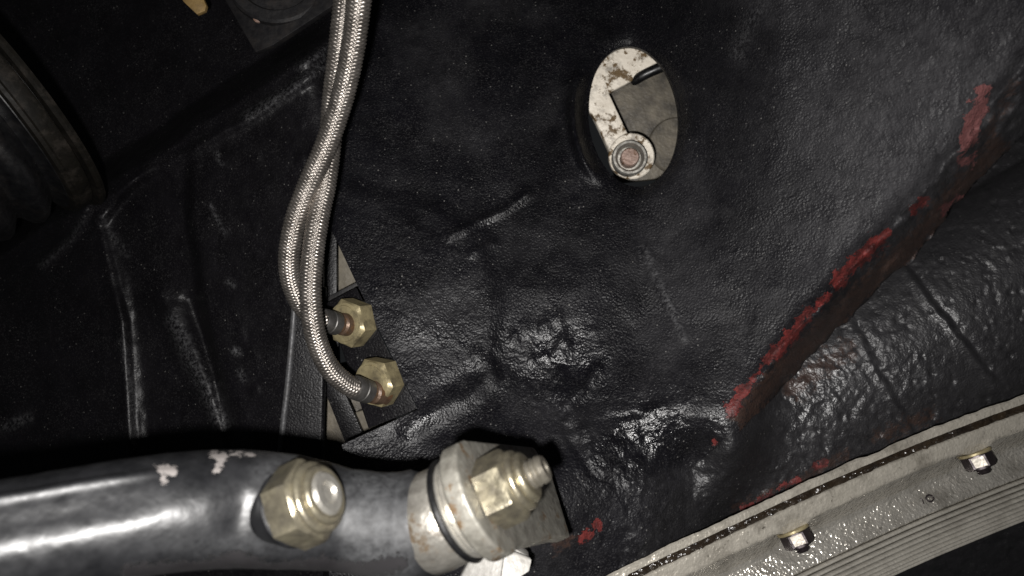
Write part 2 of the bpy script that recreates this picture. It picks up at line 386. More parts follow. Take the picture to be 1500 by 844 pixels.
def tube_depth(x, y):
    t = (x - 1230) * 0.5 + (y - 540) * 0.865 - 52; s = (x - 1230) * 0.865 - (y - 540) * 0.5
    R = 185.0; tt = np.clip(np.abs(t), 0, R * 0.985)
    d = 289 + 52 * (1 - np.sqrt(1 - (tt / R) ** 2)) + np.clip(np.abs(t) - R * 0.985, 0, 400) * 0.3
    # two circumferential lap seams
    for p0, p1, hgt in (((1316, 385), (1442, 545), 1.3), ((1243, 468), (1306, 585), 0.7)):
        q0 = np.array(p0); dv = unit(np.array(p1) - q0); nn = np.array([dv[1], -dv[0]])
        sd = (x - q0[0]) * nn[0] + (y - q0[1]) * nn[1]; along = (x - q0[0]) * dv[0] + (y - q0[1]) * dv[1]
        fade = sstep(-60, 20, along) * (1 - sstep(170, 260, along))
        wob = 3 * fbm(along / 22, sd * 0 + 3.3, 31, 3)
        d -= hgt * fade * np.exp(-((sd + wob) / 6.5) ** 2); d += 0.8 * hgt * fade * np.exp(-((sd + wob - 9) / 5.0) ** 2)
    d = d - 26 * sstep(1080, 930, x) * sstep(560, 720, y)
    pits = np.clip(fbm(x / 13, y / 13, 40, 3) - 0.18, 0, 1); d += 2.2 * pits
    lump = sstep(260, -40, s); d -= (0.12 + 0.45 * lump) * (0.6 - 2.2 * np.abs(fbm(x / 24, y / 24, 44, 5, 0.6)))
    blobs = np.clip(vnoise(x / 7.5, y / 7.5, 48) - 0.24, 0, 1) * sstep(-.1, .2, fbm(x / 70, y / 70, 49, 2)); d -= 4.0 * blobs
    return d
def panel_depth(x, y):
    yy = np.minimum(y, 790.0)
    dA = 300 + np.where(yy < 422, 0.132, 0.108) * (422 - yy) + 0.018 * (x - 700) * sstep(900, 500, x)
    q = np.clip(((x - 940) * 0.78 + (np.log1p(np.exp(np.clip((440 - y) / 60, -30, 30))) * 60 - 50) * 0.62 * sstep(880, 1150, x)) / 560, 0, 1.6); dA = dA - 112 * q ** 1.15
    # shallow dark dish in the middle of the panel
    dA = dA + 3 * np.exp(-((x - 800) / 110) ** 2 - ((y - 560) / 90) ** 2)
    # left raised field with its edge, rolled bead and creases
    edge = sdpoly(x, y, [(380, 250), (640, 300), (700, 340), (728, 420), (722, 535), (610, 610), (440, 680), (300, 500)])
    dA = dA - 2.0 * sstep(18, -14, edge)
    dA = dA - 2.2 * stroke(x, y, [(598, 630), (640, 604), (690, 576), (722, 552)], 15) + 1.0 * stroke(x, y, [(620, 585), (690, 545)], 14)
    dA = dA - 1.9 * stroke(x, y, [(660, 345), (700, 325), (740, 308), (772, 284)], 7) - 1.2 * stroke(x, y, [(690, 372), (722, 356)], 6)
    # lower plate, weld line and bulge
    dA = dA - 6.0 * np.exp(-(((x - 985) / 95) ** 2 + ((y - 615) / 90) ** 2) ** 1.2)
    zb = np.exp(-(((x - 960) / 90) ** 2 + ((y - 655) / 75) ** 2) ** 1.5); dA = dA - zb * (1.5 * fbm(x / 26, y / 20, 66, 4, 0.6) + 1.2 * np.abs(fbm(x / 44 + y / 60, y / 30, 67, 3)))
    dA = dA - 14 * np.exp(-((x - 790) / 140) ** 2 - ((y - 740) / 130) ** 2)
    dA = dA - 3.0 * np.exp(-(((x - 905) / 50) ** 2 + ((y - 690) / 40) ** 2))
    weld = [(812, 590), (838, 645), (866, 694), (905, 712), (965, 708), (1010, 690), (1046, 652)]
    wd = segdist(x, y, weld); dA = dA + 1.5 * np.exp(-(wd / 8) ** 2) * (0.6 + fbm(x / 30, y / 30, 3, 2))
    # hammered drips
    z = np.exp(-(((x - 800) / 95) ** 2 + ((y - 530) / 70) ** 2) ** 1.5)
    for bx, by, br_, bh in ((752, 494, 8, 1.3), (766, 482, 7, 1.2), (796, 480, 8, 1.5), (814, 466, 6, 1.0), (826, 500, 9, 1.9), (820, 518, 8, 1.6), (800, 522, 6, 1.1), (776, 528, 8, 1.2),
                           (824, 548, 8, 1.7), (828, 572, 9, 1.9), (846, 566, 8, 1.5), (838, 604, 9, 1.6), (858, 632, 9, 1.4), (872, 486, 7, 1.0), (700, 520, 8, 0.9), (862, 655, 8, 1.2)):
        wx = x + 7 * fbm(x / 22, y / 22, 63, 2); dA = dA - 0.8 * bh * np.exp(-((wx - bx) / br_) ** 2 - ((y - by) / (br_ * 1.5)) ** 2)
    dA = dA - z * 0.9 * fbm(x / 22, y / 30, 61, 3)
    dA = dA - 1.5 * stroke(x, y, [(828, 592), (856, 570), (876, 540)], 8) - 1.0 * stroke(x, y, [(945, 365), (972, 428), (1000, 492)], 8)
    # flange round the hole: raised at its left, rolled in
    sd, u, v = hole_sd(x, y); o = np.clip(sd, -3, 300)
    wl = 0.02 + 0.98 * sstep(10, -60, u) * sstep(-95, -20, v) * sstep(100, 50, v)
    dA = dA - 8.0 * wl * np.exp(-((o - 22) / 8) ** 2) + 5.0 * np.exp(-(o / 9.0) ** 2) * (0.45 + 0.55 * wl)
    # folded lip along the right edge
    r = side(x, y, RIDGE) + 9 * fbm(x / 30, y / 30, 76, 4); lw = segdist(x, y, LOWER); t = np.clip(r / (r + lw + 1e-6), 0, 1) * (r > 0)
    t = np.where(side(x, y, LOWER) > 0, 1.0, t); along = sstep(1050, 1200, x)
    dA = dA + along * (34 * t ** 1.25 - 3.0 * np.exp(-(r / 13) ** 2)) + along * (r > 0) * 3.0 * fbm(x / 40 - y / 60, (x + y) / 16, 70, 4)
    # blend to the tube at the lower right
    bl = sstep(-150, 0, side(x, y, CUT)) * sstep(1110, 990, x) * sstep(590, 700, y); dA = dA * (1 - bl) + (tube_depth(x, y) + 0.0) * bl
    rough = 0.10 + 0.30 * sstep(10, -30, edge) + 0.5 * z + 0.6 * sstep(60, 0, wd) + 0.35 * sstep(1050, 1400, x)
    dA = dA - rough * 0.6 * fbm(x / 6, y / 6, 80, 3, 0.7) - 1.3 * fbm(x / 75, y / 75, 84, 3)
    return dA
def frame_depth(x, y):
    d = 322 + 0.125 * np.clip(440 - x, -60, 700) + 0.02 * (300 - y)
    # fold running up to the right: a deep cavity lies beyond it
    fd = ((x - 150) * 220 + (y - 275) * 340) / math.hypot(220, 340)            # >0 below the fold
    d = d + 42 * sstep(6, -34, fd + 6 * fbm(x / 60, y / 60, 90, 2)) - 3.5 * stroke(x, y, [(95, 325), (150, 292), (290, 214), (372, 168), (430, 128), (500, 82)], 9)
    d = d - 2.0 * stroke(x, y, [(440, 98), (500, 60)], 7)
    # pressed ribs and steps of the frame's side
    step1 = sdpoly(x, y, [(278, 200), (276, 310), (300, 470), (342, 660), (200, 700), (185, 470), (150, 330), (205, 262)])
    d = d + 7 * sstep(10, -8, step1) * sstep(180, 300, y)
    d = d - 5 * stroke(x, y, [(235, 430), (270, 500), (302, 565), (330, 650)], 17) - 3 * stroke(x, y, [(148, 320), (178, 420), (190, 520), (204, 660)], 12)
    d = d + 4 * stroke(x, y, [(280, 440), (320, 560), (350, 660)], 11)
    d = d - 3.5 * stroke(x, y, [(60, 388), (105, 350), (122, 320), (122, 290)], 9)
    d = d + 34 * np.exp(-((x + 10) / 110) ** 2 - ((y - 330) / 95) ** 2)
    d = d - 3 * np.clip(vnoise(x / 22, y / 26, 93) - 0.22, 0, 1) * sstep(280, 330, x)
    d = d - 0.7 * fbm(x / 34, y / 34, 95, 4) - 0.25 * fbm(x / 8, y / 8, 97, 3)
    return d
def sheet_depth(x, y):
    k = sstep(440, 505, x) * sstep(430, 330, y) + sstep(474, 480, x) * (1 - sstep(430, 330, y))
    return frame_depth(x, y) * (1 - k) + panel_depth(x, y) * k
SEAM = [(520, -160), (516, 0), (503, 90), (487, 165), (470, 225), (452, 280), (437, 330), (436, 390), (470, 440), (470, 700), (470, 1000)]
GAP = [(473, 338), (486, 338), (524, 419), (613, 600), (500, 652), (540, 760), (473, 760)]
def left_of_seam(x, y): return side(x, y, [(SEAM[0][0], -3000)] + SEAM) if False else sdpoly(x, y, SEAM + [(470, 3000), (-3000, 3000), (-3000, -3000), (520, -3000)])
def sd_panel(x, y):
    return np.maximum.reduce([-left_of_seam(x, y), side(x, y, CUT) + 7 * fbm(x / 34, y / 34, 77, 3) * sstep(1040, 1120, x), -hole_sd(x, y)[0], -sdpoly(x, y, GAP)])
def sd_frame(x, y):
    return np.maximum.reduce([left_of_seam(x, y) - 1.0, -sdpoly(x, y, [(430, 446), (436, 430), (486, 430), (500, 760), (400, 760)])])
def mx(*a): return np.maximum.reduce(a)
def panel_attr(x, y):
    S = lambda pts, r: 0.88 * stroke(x, y, pts, 0.86 * r)
    brk = 0.9 * fbm(x / 34 + y / 40, y / 30 - x / 60, 178, 3)
    chip = mx(S([(1441, 132), (1436, 165), (1416, 212), (1406, 236)], 15), S([(1402, 288), (1384, 312)], 9), S([(1302, 338), (1292, 346)], 7),
              S([(1284, 352), (1262, 376), (1240, 398), (1222, 420)], 13), S([(1222, 424), (1190, 456), (1172, 480)], 11), S([(1165, 490), (1140, 512), (1122, 528)], 11),
              S([(1116, 540), (1092, 570), (1068, 600)], 9), 0.85 * S([(1350, 295), (1336, 310)], 9), S([(1046, 648)], 5) if False else 0 * x,
              S([(852, 788), (862, 784)], 7), S([(875, 767), (880, 775)], 6), S([(1046, 646), (1047, 650)], 5))
    chip = np.where(chip > 0.03, np.clip(chip + brk, 0.031, 1), chip)
    brown = mx(S([(1460, 215), (1400, 285), (1330, 365), (1265, 425), (1200, 490), (1140, 548), (1090, 610)], 26), 0.7 * S([(815, 800), (840, 790)], 14), 0.6 * S([(1490, 120), (1440, 210)], 18))
    dust = mx(0.8 * S([(945, 365), (972, 428), (1000, 492)], 8), 0.5 * S([(1120, 0), (1095, 40), (1080, 80)], 14),
              0.15 * np.exp(-((x - 1330) / 170) ** 2 - ((y - 230) / 150) ** 2), 0.3 * S([(1280, 420), (1420, 210), (1480, 120)], 26), 0.6 * S([(1440, 120), (1500, 95)], 12))
    dust = 0.55 * dust
    pale = sstep(1330, 1420, x) * 0.85
    film = mx(0.9 * np.exp(-(((x - 1380) / 230) ** 2 + ((y - 190) / 230) ** 2) ** 1.5), 0.25 * sstep(900, 1150, x), 0.2 * np.exp(-((x - 900) / 120) ** 2 - ((y - 780) / 70) ** 2))
    film = np.clip(film + 0.7 * np.clip(fbm(x / 110, y / 90, 181, 4) + 0.02, 0, 1) * sstep(480, 640, x), 0, 1)
    z = np.exp(-(((x - 800) / 95) ** 2 + ((y - 530) / 70) ** 2) ** 1.5)
    gloss = mx(0.6 * z, 0.95 * np.exp(-(((x - 960) / 95) ** 2 + ((y - 640) / 80) ** 2) ** 2), 0.35 * np.exp(-(((x - 650) / 80) ** 2 + ((y - 500) / 60) ** 2)), 0.55 * stroke(x, y, [(690, 345), (772, 284)], 14), 0.6 * stroke(x, y, [(598, 626), (722, 548)], 14), 0.8 * S([(1000, 660), (1060, 610)], 40))
    gloss = np.clip(gloss + 0.5 * fbm(x / 40, y / 40, 171, 3) * (gloss > 0.1), 0, 1)
    return dict(chip=chip, brown=brown, dust=dust, pale=pale, film=film, gloss=gloss)
def tube_attr(x, y):
    S = lambda pts, r: stroke(x, y, pts, r)
    chip = mx(0.75 * S([(1196, 682), (1206, 676)], 9), 0.62 * S([(1165, 703), (1125, 728), (1085, 746)], 9), 0.7 * S([(1150, 712), (1168, 702)], 8), 0 * x)
    brown = mx(0.8 * S([(1240, 515), (1190, 545), (1165, 570)], 22), 0.6 * S([(1290, 640), (1360, 610)], 20), 0.7 * S([(1080, 745), (1180, 700), (1240, 665)], 12), 0.6 * S([(1120, 780), (1200, 740)], 14))
    dust = mx(0.45 * S([(1330, 556), (1352, 548), (1358, 556), (1345, 564)], 4), 0.3 * np.exp(-((x - 1225) / 60) ** 2 - ((y - 530) / 40) ** 2))
    gl = sstep(960, 1060, x) * 0.9 * np.clip(0.35 + 0.6 * np.exp(-(((x - 1180) / 150) ** 2 + ((y - 580) / 110) ** 2)) + 0.7 * fbm(x / 60, y / 60, 175, 3) - 0.15, 0.02, 0.85)
    return dict(chip=chip, brown=brown, dust=dust, pale=0 * x, film=0.12 + 0.38 * sstep(1040, 1200, x), gloss=gl)
def frame_attr(x, y):
    S = lambda pts, r: stroke(x, y, pts, r)
    dust = mx(0.55 * S([(254, 470), (285, 540), (312, 590), (326, 620)], 11), 0.4 * S([(178, 500), (190, 560), (202, 640)], 5), 0.5 * S([(10, 625), (40, 612)], 8),
              0.5 * S([(362, 172), (430, 128), (490, 84)], 8), 0.45 * S([(440, 98), (490, 64)], 7), 1.0 * S([(344, 514), (349, 516)], 5), 0.6 * S([(335, 412), (340, 418)], 5),
              0.35 * S([(150, 320), (168, 350), (185, 372)], 6), 0.35 * S([(60, 388), (105, 350), (122, 320)], 5), 0.6 * S([(318, 225), (324, 240)], 4), 0.45 * S([(352, 545), (356, 556)], 6), 0.5 * S([(308, 300), (330, 345)], 3))
    dust = 0.65 * dust  # dust specks, plus highlights along the ridges put into the colour
    return dict(chip=0 * x, brown=0 * x, dust=dust, pale=0 * x, film=0 * x, gloss=0 * x)

STEP = 2.4
ys = np.arange(-90, 935, STEP)
inner = sheet('inner_panel', np.arange(424, 1650, STEP), ys, sheet_depth, sd_panel, 2.6, M['undercoat'], None, panel_attr)
inner['kind'] = 'structure'
frame = sheet('frame_side', np.arange(-130, 530, STEP), np.arange(-90, 935, STEP), sheet_depth, sd_frame, 2.6, M['frame'], None, frame_attr)
frame['kind'] = 'structure'
def tube_d2(x, y):
    # tuck the tube's near end just under the panel's cut edge
    k = (1 - sstep(5, 90, side(x, y, CUT))) * sstep(1190, 1070, x)
    return tube_depth(x, y) * (1 - k) + (panel_depth(x, y) - 0.25) * k + 0.22 * (1 - k) * fbm(x / 7, y / 7, 101, 3)
tubeo = sheet('chassis_tube', np.arange(860, 1660, STEP), np.arange(120, 935, STEP), tube_d2, lambda x, y: -side(x, y, CUT) - 26 * sstep(1050, 1110, x) - 4, 2.6, M['undercoat_thick'], None, tube_attr)
tubeo['label'] = 'lumpy black undercoated chassis tube with lap seams beneath the chipped red edge'; tubeo['category'] = 'tube'

# ------------------------------------------------------------------ lever and casting seen through the oval hole
def poly_at(pts, d): return [P(x, y, d) for x, y in pts]
bp = thing('casting_plate', 'grimy grey brown casting deep behind the oval hole', 'casting', P(930, 170, 394))
extrude_poly('face', poly_at([(872, 20), (1060, 20), (1080, 258), (960, 262), (902, 268)], 394), (0, 0, -1), 6, M['backplate'], bp, 0.6)
lathe('boss', P(990, 214, 394), (0, 0, 1), [(0, 15), (1.6, 15), (2.4, 14.2), (2.4, 0.1)], M['backplate'], bp, 48)
lv = thing('lever_arm', 'chipped cream bent lever arm seen through the oval hole', 'lever', P(905, 130, 362))
extrude_poly('arm', poly_at([(830, 40), (900, 52), (990, 42), (996, 78), (958, 94), (925, 119), (892, 136), (921, 198), (936, 214), (925, 246), (893, 222), (868, 168), (838, 140)], 357), (0, 0, -1), 6.0, M['cream'], lv, 1.1, 3)
lathe('pivot_washer', P(924, 230, 356), (0.02, 0, 1), [(0, 11.0), (2.2, 11.0), (2.8, 10.4), (2.8, 5)], M['cream'], lv, 48)
pb = thing('pivot_bolt', 'round steel pivot bolt with rusty centre on the cream lever', 'bolt', P(921, 234, 357))
lathe('collar', P(921, 234, 353), (-0.05, 0.05, 1), [(0, 8.4), (4.4, 8.4), (5.2, 7.8), (5.2, 6.8), (3.4, 5.8), (2.4, 5.4), (2.4, 1)], M['steel'], pb, 56)
lathe('pin', P(921, 234, 350), (-0.05, 0.05, 1), [(0, 4.3), (5.6, 4.3), (6.3, 3.8), (6.4, 0.2)], M['rustpin'], pb, 40)
pp = smooth_path([P(926, 121, 360), P(945, 109, 356), P(975, 96, 354), P(1020, 78, 354)], 20)
V, f, s_, t_ = tube_mesh(pp, lambda s, t: 2.5 - 0.9 * np.exp(-s / 1.2), 20)
o = raw('black_pipe', V, f, M['rubber']); o['label'] = 'short black pipe crossing the upper part of the oval hole'; o['category'] = 'pipe'

# ------------------------------------------------------------------ things in the gap behind the hose bracket
g = thing('beige_casting', 'dusty beige casting glimpsed in the gap behind the hose bracket', 'casting', P(520, 500, 348))
extrude_poly('upper_face', poly_at([(470, 330), (575, 330), (575, 470), (470, 452)], 346), (0, 0, -1), 8, M['beige'], g, 1.0)
extrude_poly('lower_face', poly_at([(462, 540), (560, 520), (590, 690), (462, 690)], 350), (0, 0, -1), 8, M['backplate'], g, 1.0)
extrude_poly('block', poly_at([(520, 604), (552, 596), (556, 660), (524, 660)], 341), (0, 0, -1), 7, M['beige'], g, 0.8)
g = thing('black_strut', 'thin black strut slanting behind the lower hose fitting', 'strut', P(505, 600, 336))
extrude_poly('bar', poly_at([(476, 320), (493, 320), (493, 430), (498, 560), (538, 650), (506, 650), (476, 575)], 331), (0, 0, -1), 3, M['frame'], g, 0.5)
extrude_poly('crosspiece', poly_at([(478, 436), (532, 408), (538, 422), (478, 452)], 326), (0, 0, -1), 3, M['black_plate'], g, 0.4)
sp = thing('support_plate', 'flat black upright plate with a highlight painted along one edge left of the hose fittings', 'plate', P(445, 560, 312))
extrude_poly('web', poly_at([(433, 420), (476, 420), (474, 560), (470, 720), (408, 720), (417, 610)], 311), (0, 0, -1), 5, M['frame'], sp, 1.3, 4)
ed = smooth_path([P(434, 415, 311.6), P(430, 470, 311.4), (P(422, 560, 311.2)), P(415, 620, 311.2), P(405, 725, 311.2)], 40)
V, f, s_, t_ = tube_mesh(ed, lambda s, t: 1.35 + 0 * s, 12)
M['highlight'] = metal('edge_highlight', (0.085, 0.085, 0.088), (0.035, 0.035, 0.037), 0.5, 0.2, scale=700, bumpd=0.0001, grime=0.3)  # pale strip: the rounded edge's highlight put into the colour
raw('edge_highlight', V, f, M['highlight'], sp)
# bracket with the two unions
ax_f = unit((-0.50, -0.04, 0.86))
hb = thing('hose_bracket', 'black bracket plate carrying both yellow hose unions', 'bracket', P(545, 520, 304))
extrude_poly('plate', [P(478, 444, 310), P(522, 421, 303), P(612, 600, 294), P(540, 628, 299)], (-0.25, 0, -1), 3.0, M['frame'], hb, 0.5)

# ------------------------------------------------------------------ braided hoses
def braid_r(R, h, Mc=7, pitch=1.18):
    def fn(s, th):
        u = Mc * th / (2 * np.pi) + s / pitch; v = Mc * th / (2 * np.pi) - s / pitch
        fu, fv = u % 1, v % 1; top = (np.floor(u) + np.floor(v)) % 2
        A = np.sqrt(np.abs(np.sin(np.pi * fu)) + 1e-6) * (0.35 + 0.65 * np.sin(np.pi * fv)); Bq = np.sqrt(np.abs(np.sin(np.pi * fv)) + 1e-6) * (0.35 + 0.65 * np.sin(np.pi * fu))
        wires = 0.10 * np.where(top < 1, np.cos(2 * np.pi * 4 * fu), np.cos(2 * np.pi * 4 * fv))
        return R - h + h * (np.where(top < 1, A, Bq) + wires) + 0.06 * vnoise(s / 3, th * 2, 5)
    return fn
def hose(label, pts, nut_c, af, rot):
    root = thing('braided_hose', label, 'hose', nut_c, 'braided hoses')
    ctl = [P(*p) for p in pts]; path = smooth_path(ctl, 60)
    L = np.linalg.norm(np.diff(path, axis=0), axis=1).sum(); path = smooth_path(ctl, int(L / 0.155))
    V, f, s_, t_ = tube_mesh(path, braid_r(3.85, 0.56), 128)
    raw('braid', V, f, M['braid'], root)
    end = path[-1]; a = unit(path[-1] - path[-6]); 
    fe = raw_lathe = lathe('ferrule', end - a * 3.2, a, [(0, 3.9), (0, 4.25), (0.5, 4.5), (3.2, 4.5), (3.5, 4.25), (3.9, 4.25), (4.2, 4.5), (7.6, 4.45), (8.2, 3.7)], M['ferrule'], root, 40)
    lathe('sleeve', end + a * 4.2, unit(a * 0.55 - ax_f * 0.45), [(0, 3.7), (1.5, 3.9), (2.2, 3.5), (3.0, 4.3), (7, 4.6), (9, 4.6)], M['copper'], root, 40)
    nut = lathe('union_nut', nut_c, -ax_f, [(0, 4.2), (0, 7.4), (0.25, 8.1), (1.3, 9.9), (2.0, 10.6), (7.2, 10.6), (8.0, 10.2), (8.0, 6)], M['brass_zinc'], root, 96, hexmod(af), 25, rot=rot)
    sub(nut, root)
    lathe('shoulder', nut_c + ax_f * 0.15, ax_f, [(-0.2, 7.2), (0.25, 7.0), (0.35, 6.6), (0.35, 4)], M['brass_zinc'], nut, 48)
    lathe('locknut', nut_c - ax_f * 8.0, -ax_f, [(0, 7.5), (0.2, 8.4), (2.4, 8.4), (2.6, 7.0)], M['ferrule'], root, 40)
    return root
hose('braided steel hose in front at the top, ending in the upper yellow union',
     [(538, -90, 212), (526, 0, 222), (517, 70, 230), (502, 140, 238), (481, 205, 244), (455, 265, 249), (434, 320, 253), (424, 372, 257), (427, 412, 262), (442, 446, 268), (462, 466, 274), (480, 471, 279)],
     P(504, 474, 288), 17.0, 0.35)
hose('braided steel hose behind at the top, sweeping into the lower yellow union',
     [(515, -90, 226), (506, 0, 233), (497, 80, 240), (488, 150, 247), (484, 205, 252), (477, 265, 253), (465, 325, 252), (457, 385, 252), (455, 440, 253), (463, 495, 257), (482, 538, 262), (508, 563, 268), (527, 570, 273)],
     P(543, 562, 281), 17.0, 0.18)

# ------------------------------------------------------------------ rubber boot and bracket at the upper left
bo = thing('rubber_boot', 'ribbed black rubber boot with a tan retaining band at the upper left', 'boot', P(-30, 170, 330))
aB = unit((-0.62, -0.62, 0.48)); cB = P(-36, 160, 306)
prof = [(-16, 51), (-6, 51.5), (-2, 50)]
for k in range(7):
    t0 = -2 + k * 15; r = 50 - k * 1.3
    prof += [(t0 + 1.2, r - 4), (t0 + 3, r - 5.2), (t0 + 5, r - 3.5), (t0 + 8.0, r - 0.4), (t0 + 11.0, r + 0.6), (t0 + 13.6, r - 0.6), (t0 + 14.6, r - 2.2)]
lathe('bellows', cB, aB, prof, M['rubber'], bo, 120, None, 50)
lathe('band', cB, aB, [(-11, 51.2), (-11, 53.6), (-10, 54.2), (-5, 54.2), (-4.4, 53.4), (-3.0, 53.0), (-2.4, 51.2)], M['tan'], bo, 120)
lathe('clamp_lip', cB, aB, [(-15, 50), (-15, 56.5), (-13.5, 57), (-12.2, 56), (-11.6, 51)], M['tan'], bo, 120)
br = thing('mount_bracket', 'dark steel mount bracket corner at the top left of the hoses', 'bracket', P(400, 10, 316))
extrude_poly('plate', [P(292, -80, 330), P(318, -20, 322), P(374, 77, 312), P(400, 66, 311), P(482, 12, 309), P(600, -80, 306)], (0, 0, -1), 4, M['black_plate'], br, 0.6)
lathe('round_boss', P(408, -34, 315), (0.05, 0.1, 1), [(0, 22), (3, 22), (4, 21), (4, 17), (2.6, 16), (2.6, 12), (6, 11), (6.6, 10), (6.6, 0.1)], M['black_plate'], br, 64)
lathe('rivet', P(378, 28, 312), (0.1, 0, 1), [(0, 1.8), (1.4, 1.8), (2.0, 1.2), (2.2, 0.1)], M['rustpin'], br, 16)
o = extrude_poly('brass_tab', poly_at([(252, -40), (268, 2), (288, 21), (300, 16), (302, 8), (282, -40)], 326), (0, 0, -1), 2.5, M['brass'], None, 0.5)
o['label'] = 'small brass coloured tab at the top edge beside the dark bracket'; o['category'] = 'tab'

# ------------------------------------------------------------------ suspension arm across the lower left
arm = thing('control_arm', 'scuffed glossy black control arm across the lower left with bushed end', 'arm', P(300, 745, 168))
actl = [(-160, 818, 143), (-60, 803, 148.6), (40, 785, 154.6), (150, 765, 161.6), (250, 750, 168.5), (335, 744, 175), (420, 748, 180), (500, 760, 183), (560, 768, 185), (600, 770, 186), (640, 766, 188)]
path = smooth_path([P(*p) for p in actl], 260)
rpx = np.interp(np.linspace(0, 1, 260), np.linspace(0, 1, len(actl)), [92, 90, 87, 86, 85, 84, 81, 72, 74, 80, 70]); 
rmm = rpx * (H - path[:, 2]) / F
S_ = np.concatenate([[0], np.cumsum(np.linalg.norm(np.diff(path, axis=0), axis=1))])
apx = path[:, 0] * F / (H - path[:, 2]) + 750
def arm_s(px): return float(np.interp(px, apx, S_))
A0, A1, A2, A3 = arm_s(150), arm_s(290), arm_s(432), arm_s(345)
def arm_r(s, th):
    R = np.interp(s, S_, rmm)
    # th = 0 faces the lens; +pi/2 or -pi/2 is up; crease along the upper side that fades to the right
    cr = np.exp(-((th - ARM_UP) / 0.085) ** 2) * (1 - sstep(A0, A1, s)) * 0.9
    fl = -0.9 * np.exp(-((th - ARM_UP * 0.55) / 0.30) ** 2) * (1 - sstep(A0, A1, s))
    pad = 0.9 * np.exp(-((s - A2) / 9) ** 2) * np.cos(th) ** 2 * (np.cos(th) > 0)
    dent = -1.4 * np.exp(-((s - A3) / 5) ** 2 - ((th - ARM_UP * 0.12) / 0.5) ** 2)
    return R + cr + fl + pad + dent + 0.10 * fbm(s / 4, th * 3, 55, 3)
T_, N_, B_ = frames(path); ARM_UP = (1 if B_[50][1] > 0 else -1) * 0.98
V, f, s_, t_ = tube_mesh(path, arm_r, 160)
t_ = (t_ + np.pi) % (2 * np.pi) - np.pi
d_ = H - V[:, 2]; vx = V[:, 0] * F / d_ + 750; vy = 422 - V[:, 1] * F / d_; front = (np.cos(t_) > -0.1)
achip = mx(0.9 * stroke(vx, vy, [(238, 688), (252, 690)], 10), 0.75 * stroke(vx, vy, [(238, 702), (240, 706)], 6), 0.85 * stroke(vx, vy, [(314, 666), (326, 669)], 9), 0.85 * stroke(vx, vy, [(322, 672), (318, 688)], 7), 0.6 * stroke(vx, vy, [(336, 664), (372, 666)], 5)) * front
adark = mx(stroke(vx, vy, [(190, 838), (300, 832), (345, 818), (400, 838), (470, 826), (520, 836), (585, 826)], 14), 0.8 * stroke(vx, vy, [(606, 730), (612, 770), (628, 810)], 10)) * front  # ragged darker strokes along the lower edge and beside the bushed end
adust = mx(0.9 * np.exp(-((vx - 555) / 55) ** 4), 0.8 * stroke(vx, vy, [(385, 690), (420, 668), (450, 664)], 18), 0.5 * np.exp(-((vx - 330) / 130) ** 2 - ((vy - 800) / 18) ** 2), 0.5 * stroke(vx, vy, [(590, 745), (610, 790), (625, 825)], 8)) * front
# th range to [-pi, pi] used by arm_r for crease: rebuild with wrapped theta
V, f, s_, t2 = tube_mesh(path, lambda s, th: arm_r(s, (th + np.pi) % (2 * np.pi) - np.pi), 160)
raw('tube', V, f, M['rod'], arm, True, None, dict(chip=achip, grime=adark, dust=adust))
# bushed end
J0 = P(640, 762, 184); aJ = unit((0.86, 0.47, 0.20)); KJ = 1.09
def kp(pr): return [(t * KJ, r * KJ) for t, r in pr]
lathe('bushing_eye', J0, aJ, kp([(-4.6, 9.5), (-4.4, 10.6), (-3.6, 11.2), (0, 11.4), (3.6, 11.3), (4.4, 10.9), (4.6, 9)]), M['cast'], arm, 72)
lathe('seal', J0, aJ, kp([(5.0, 9.5), (5.1, 11.9), (5.7, 12.3), (6.3, 11.9), (6.4, 9)]), M['rubber'], arm, 64)
V, f, s_, t_ = tube_mesh(np.array([J0 - aJ * 8.0 + (unit(np.array([-1, .1, 0])) * k) for k in np.linspace(6, -1, 12)]), lambda s, t: 10.6 + 0.3 * fbm(s / 2, t * 2, 12, 3), 64)
# concentric shims
sh = thing('shim_washer', 'thin stacked shim washers between the arm eye and the grey tab', 'washer', J0 + aJ * 6.4 * KJ)
lathe('washer', J0, aJ, kp([(6.4, 8), (6.4, 11.3), (6.9, 11.5), (7.2, 11.0), (7.4, 11.3), (7.9, 11.7), (8.3, 11.2), (8.5, 11.5), (9.0, 11.8), (9.1, 8)]), M['steel'], sh, 72)
# tab plate
e1 = np.array([0.42, -0.91, 0.0]); e1 = unit(e1 - aJ * e1.dot(aJ)); e2 = np.cross(aJ, e1)
tb = thing('chassis_tab', 'thick grey steel tab plate clamped by the big yellow nut', 'tab', J0 + aJ * 9.2 * KJ)
cT = J0 + aJ * 9.2 * KJ
e1 = np.array([0.48, -0.88, 0.0]); e1 = unit(e1 - aJ * e1.dot(aJ)); e2 = np.cross(aJ, e1)
pts = [cT + e1 * (15 * math.cos(a)) + e2 * (-14 * math.sin(a)) for a in np.linspace(-0.1, math.pi - 0.05, 18)]
pts += [cT + e1 * p + e2 * q for p, q in ((-14.2, 4), (-11.5, 11), (6.0, 56), (16, 60), (33, 44), (29, 36))]
extrude_poly('plate', pts, aJ, 4.6 * KJ, M['plate'], tb, 0.9, 3)
rimp = np.array([cT + aJ * 2.2 + e1 * (13.55 * math.cos(a)) + e2 * (-12.55 * math.sin(a)) for a in np.linspace(0.3, math.pi - 0.15, 40)])
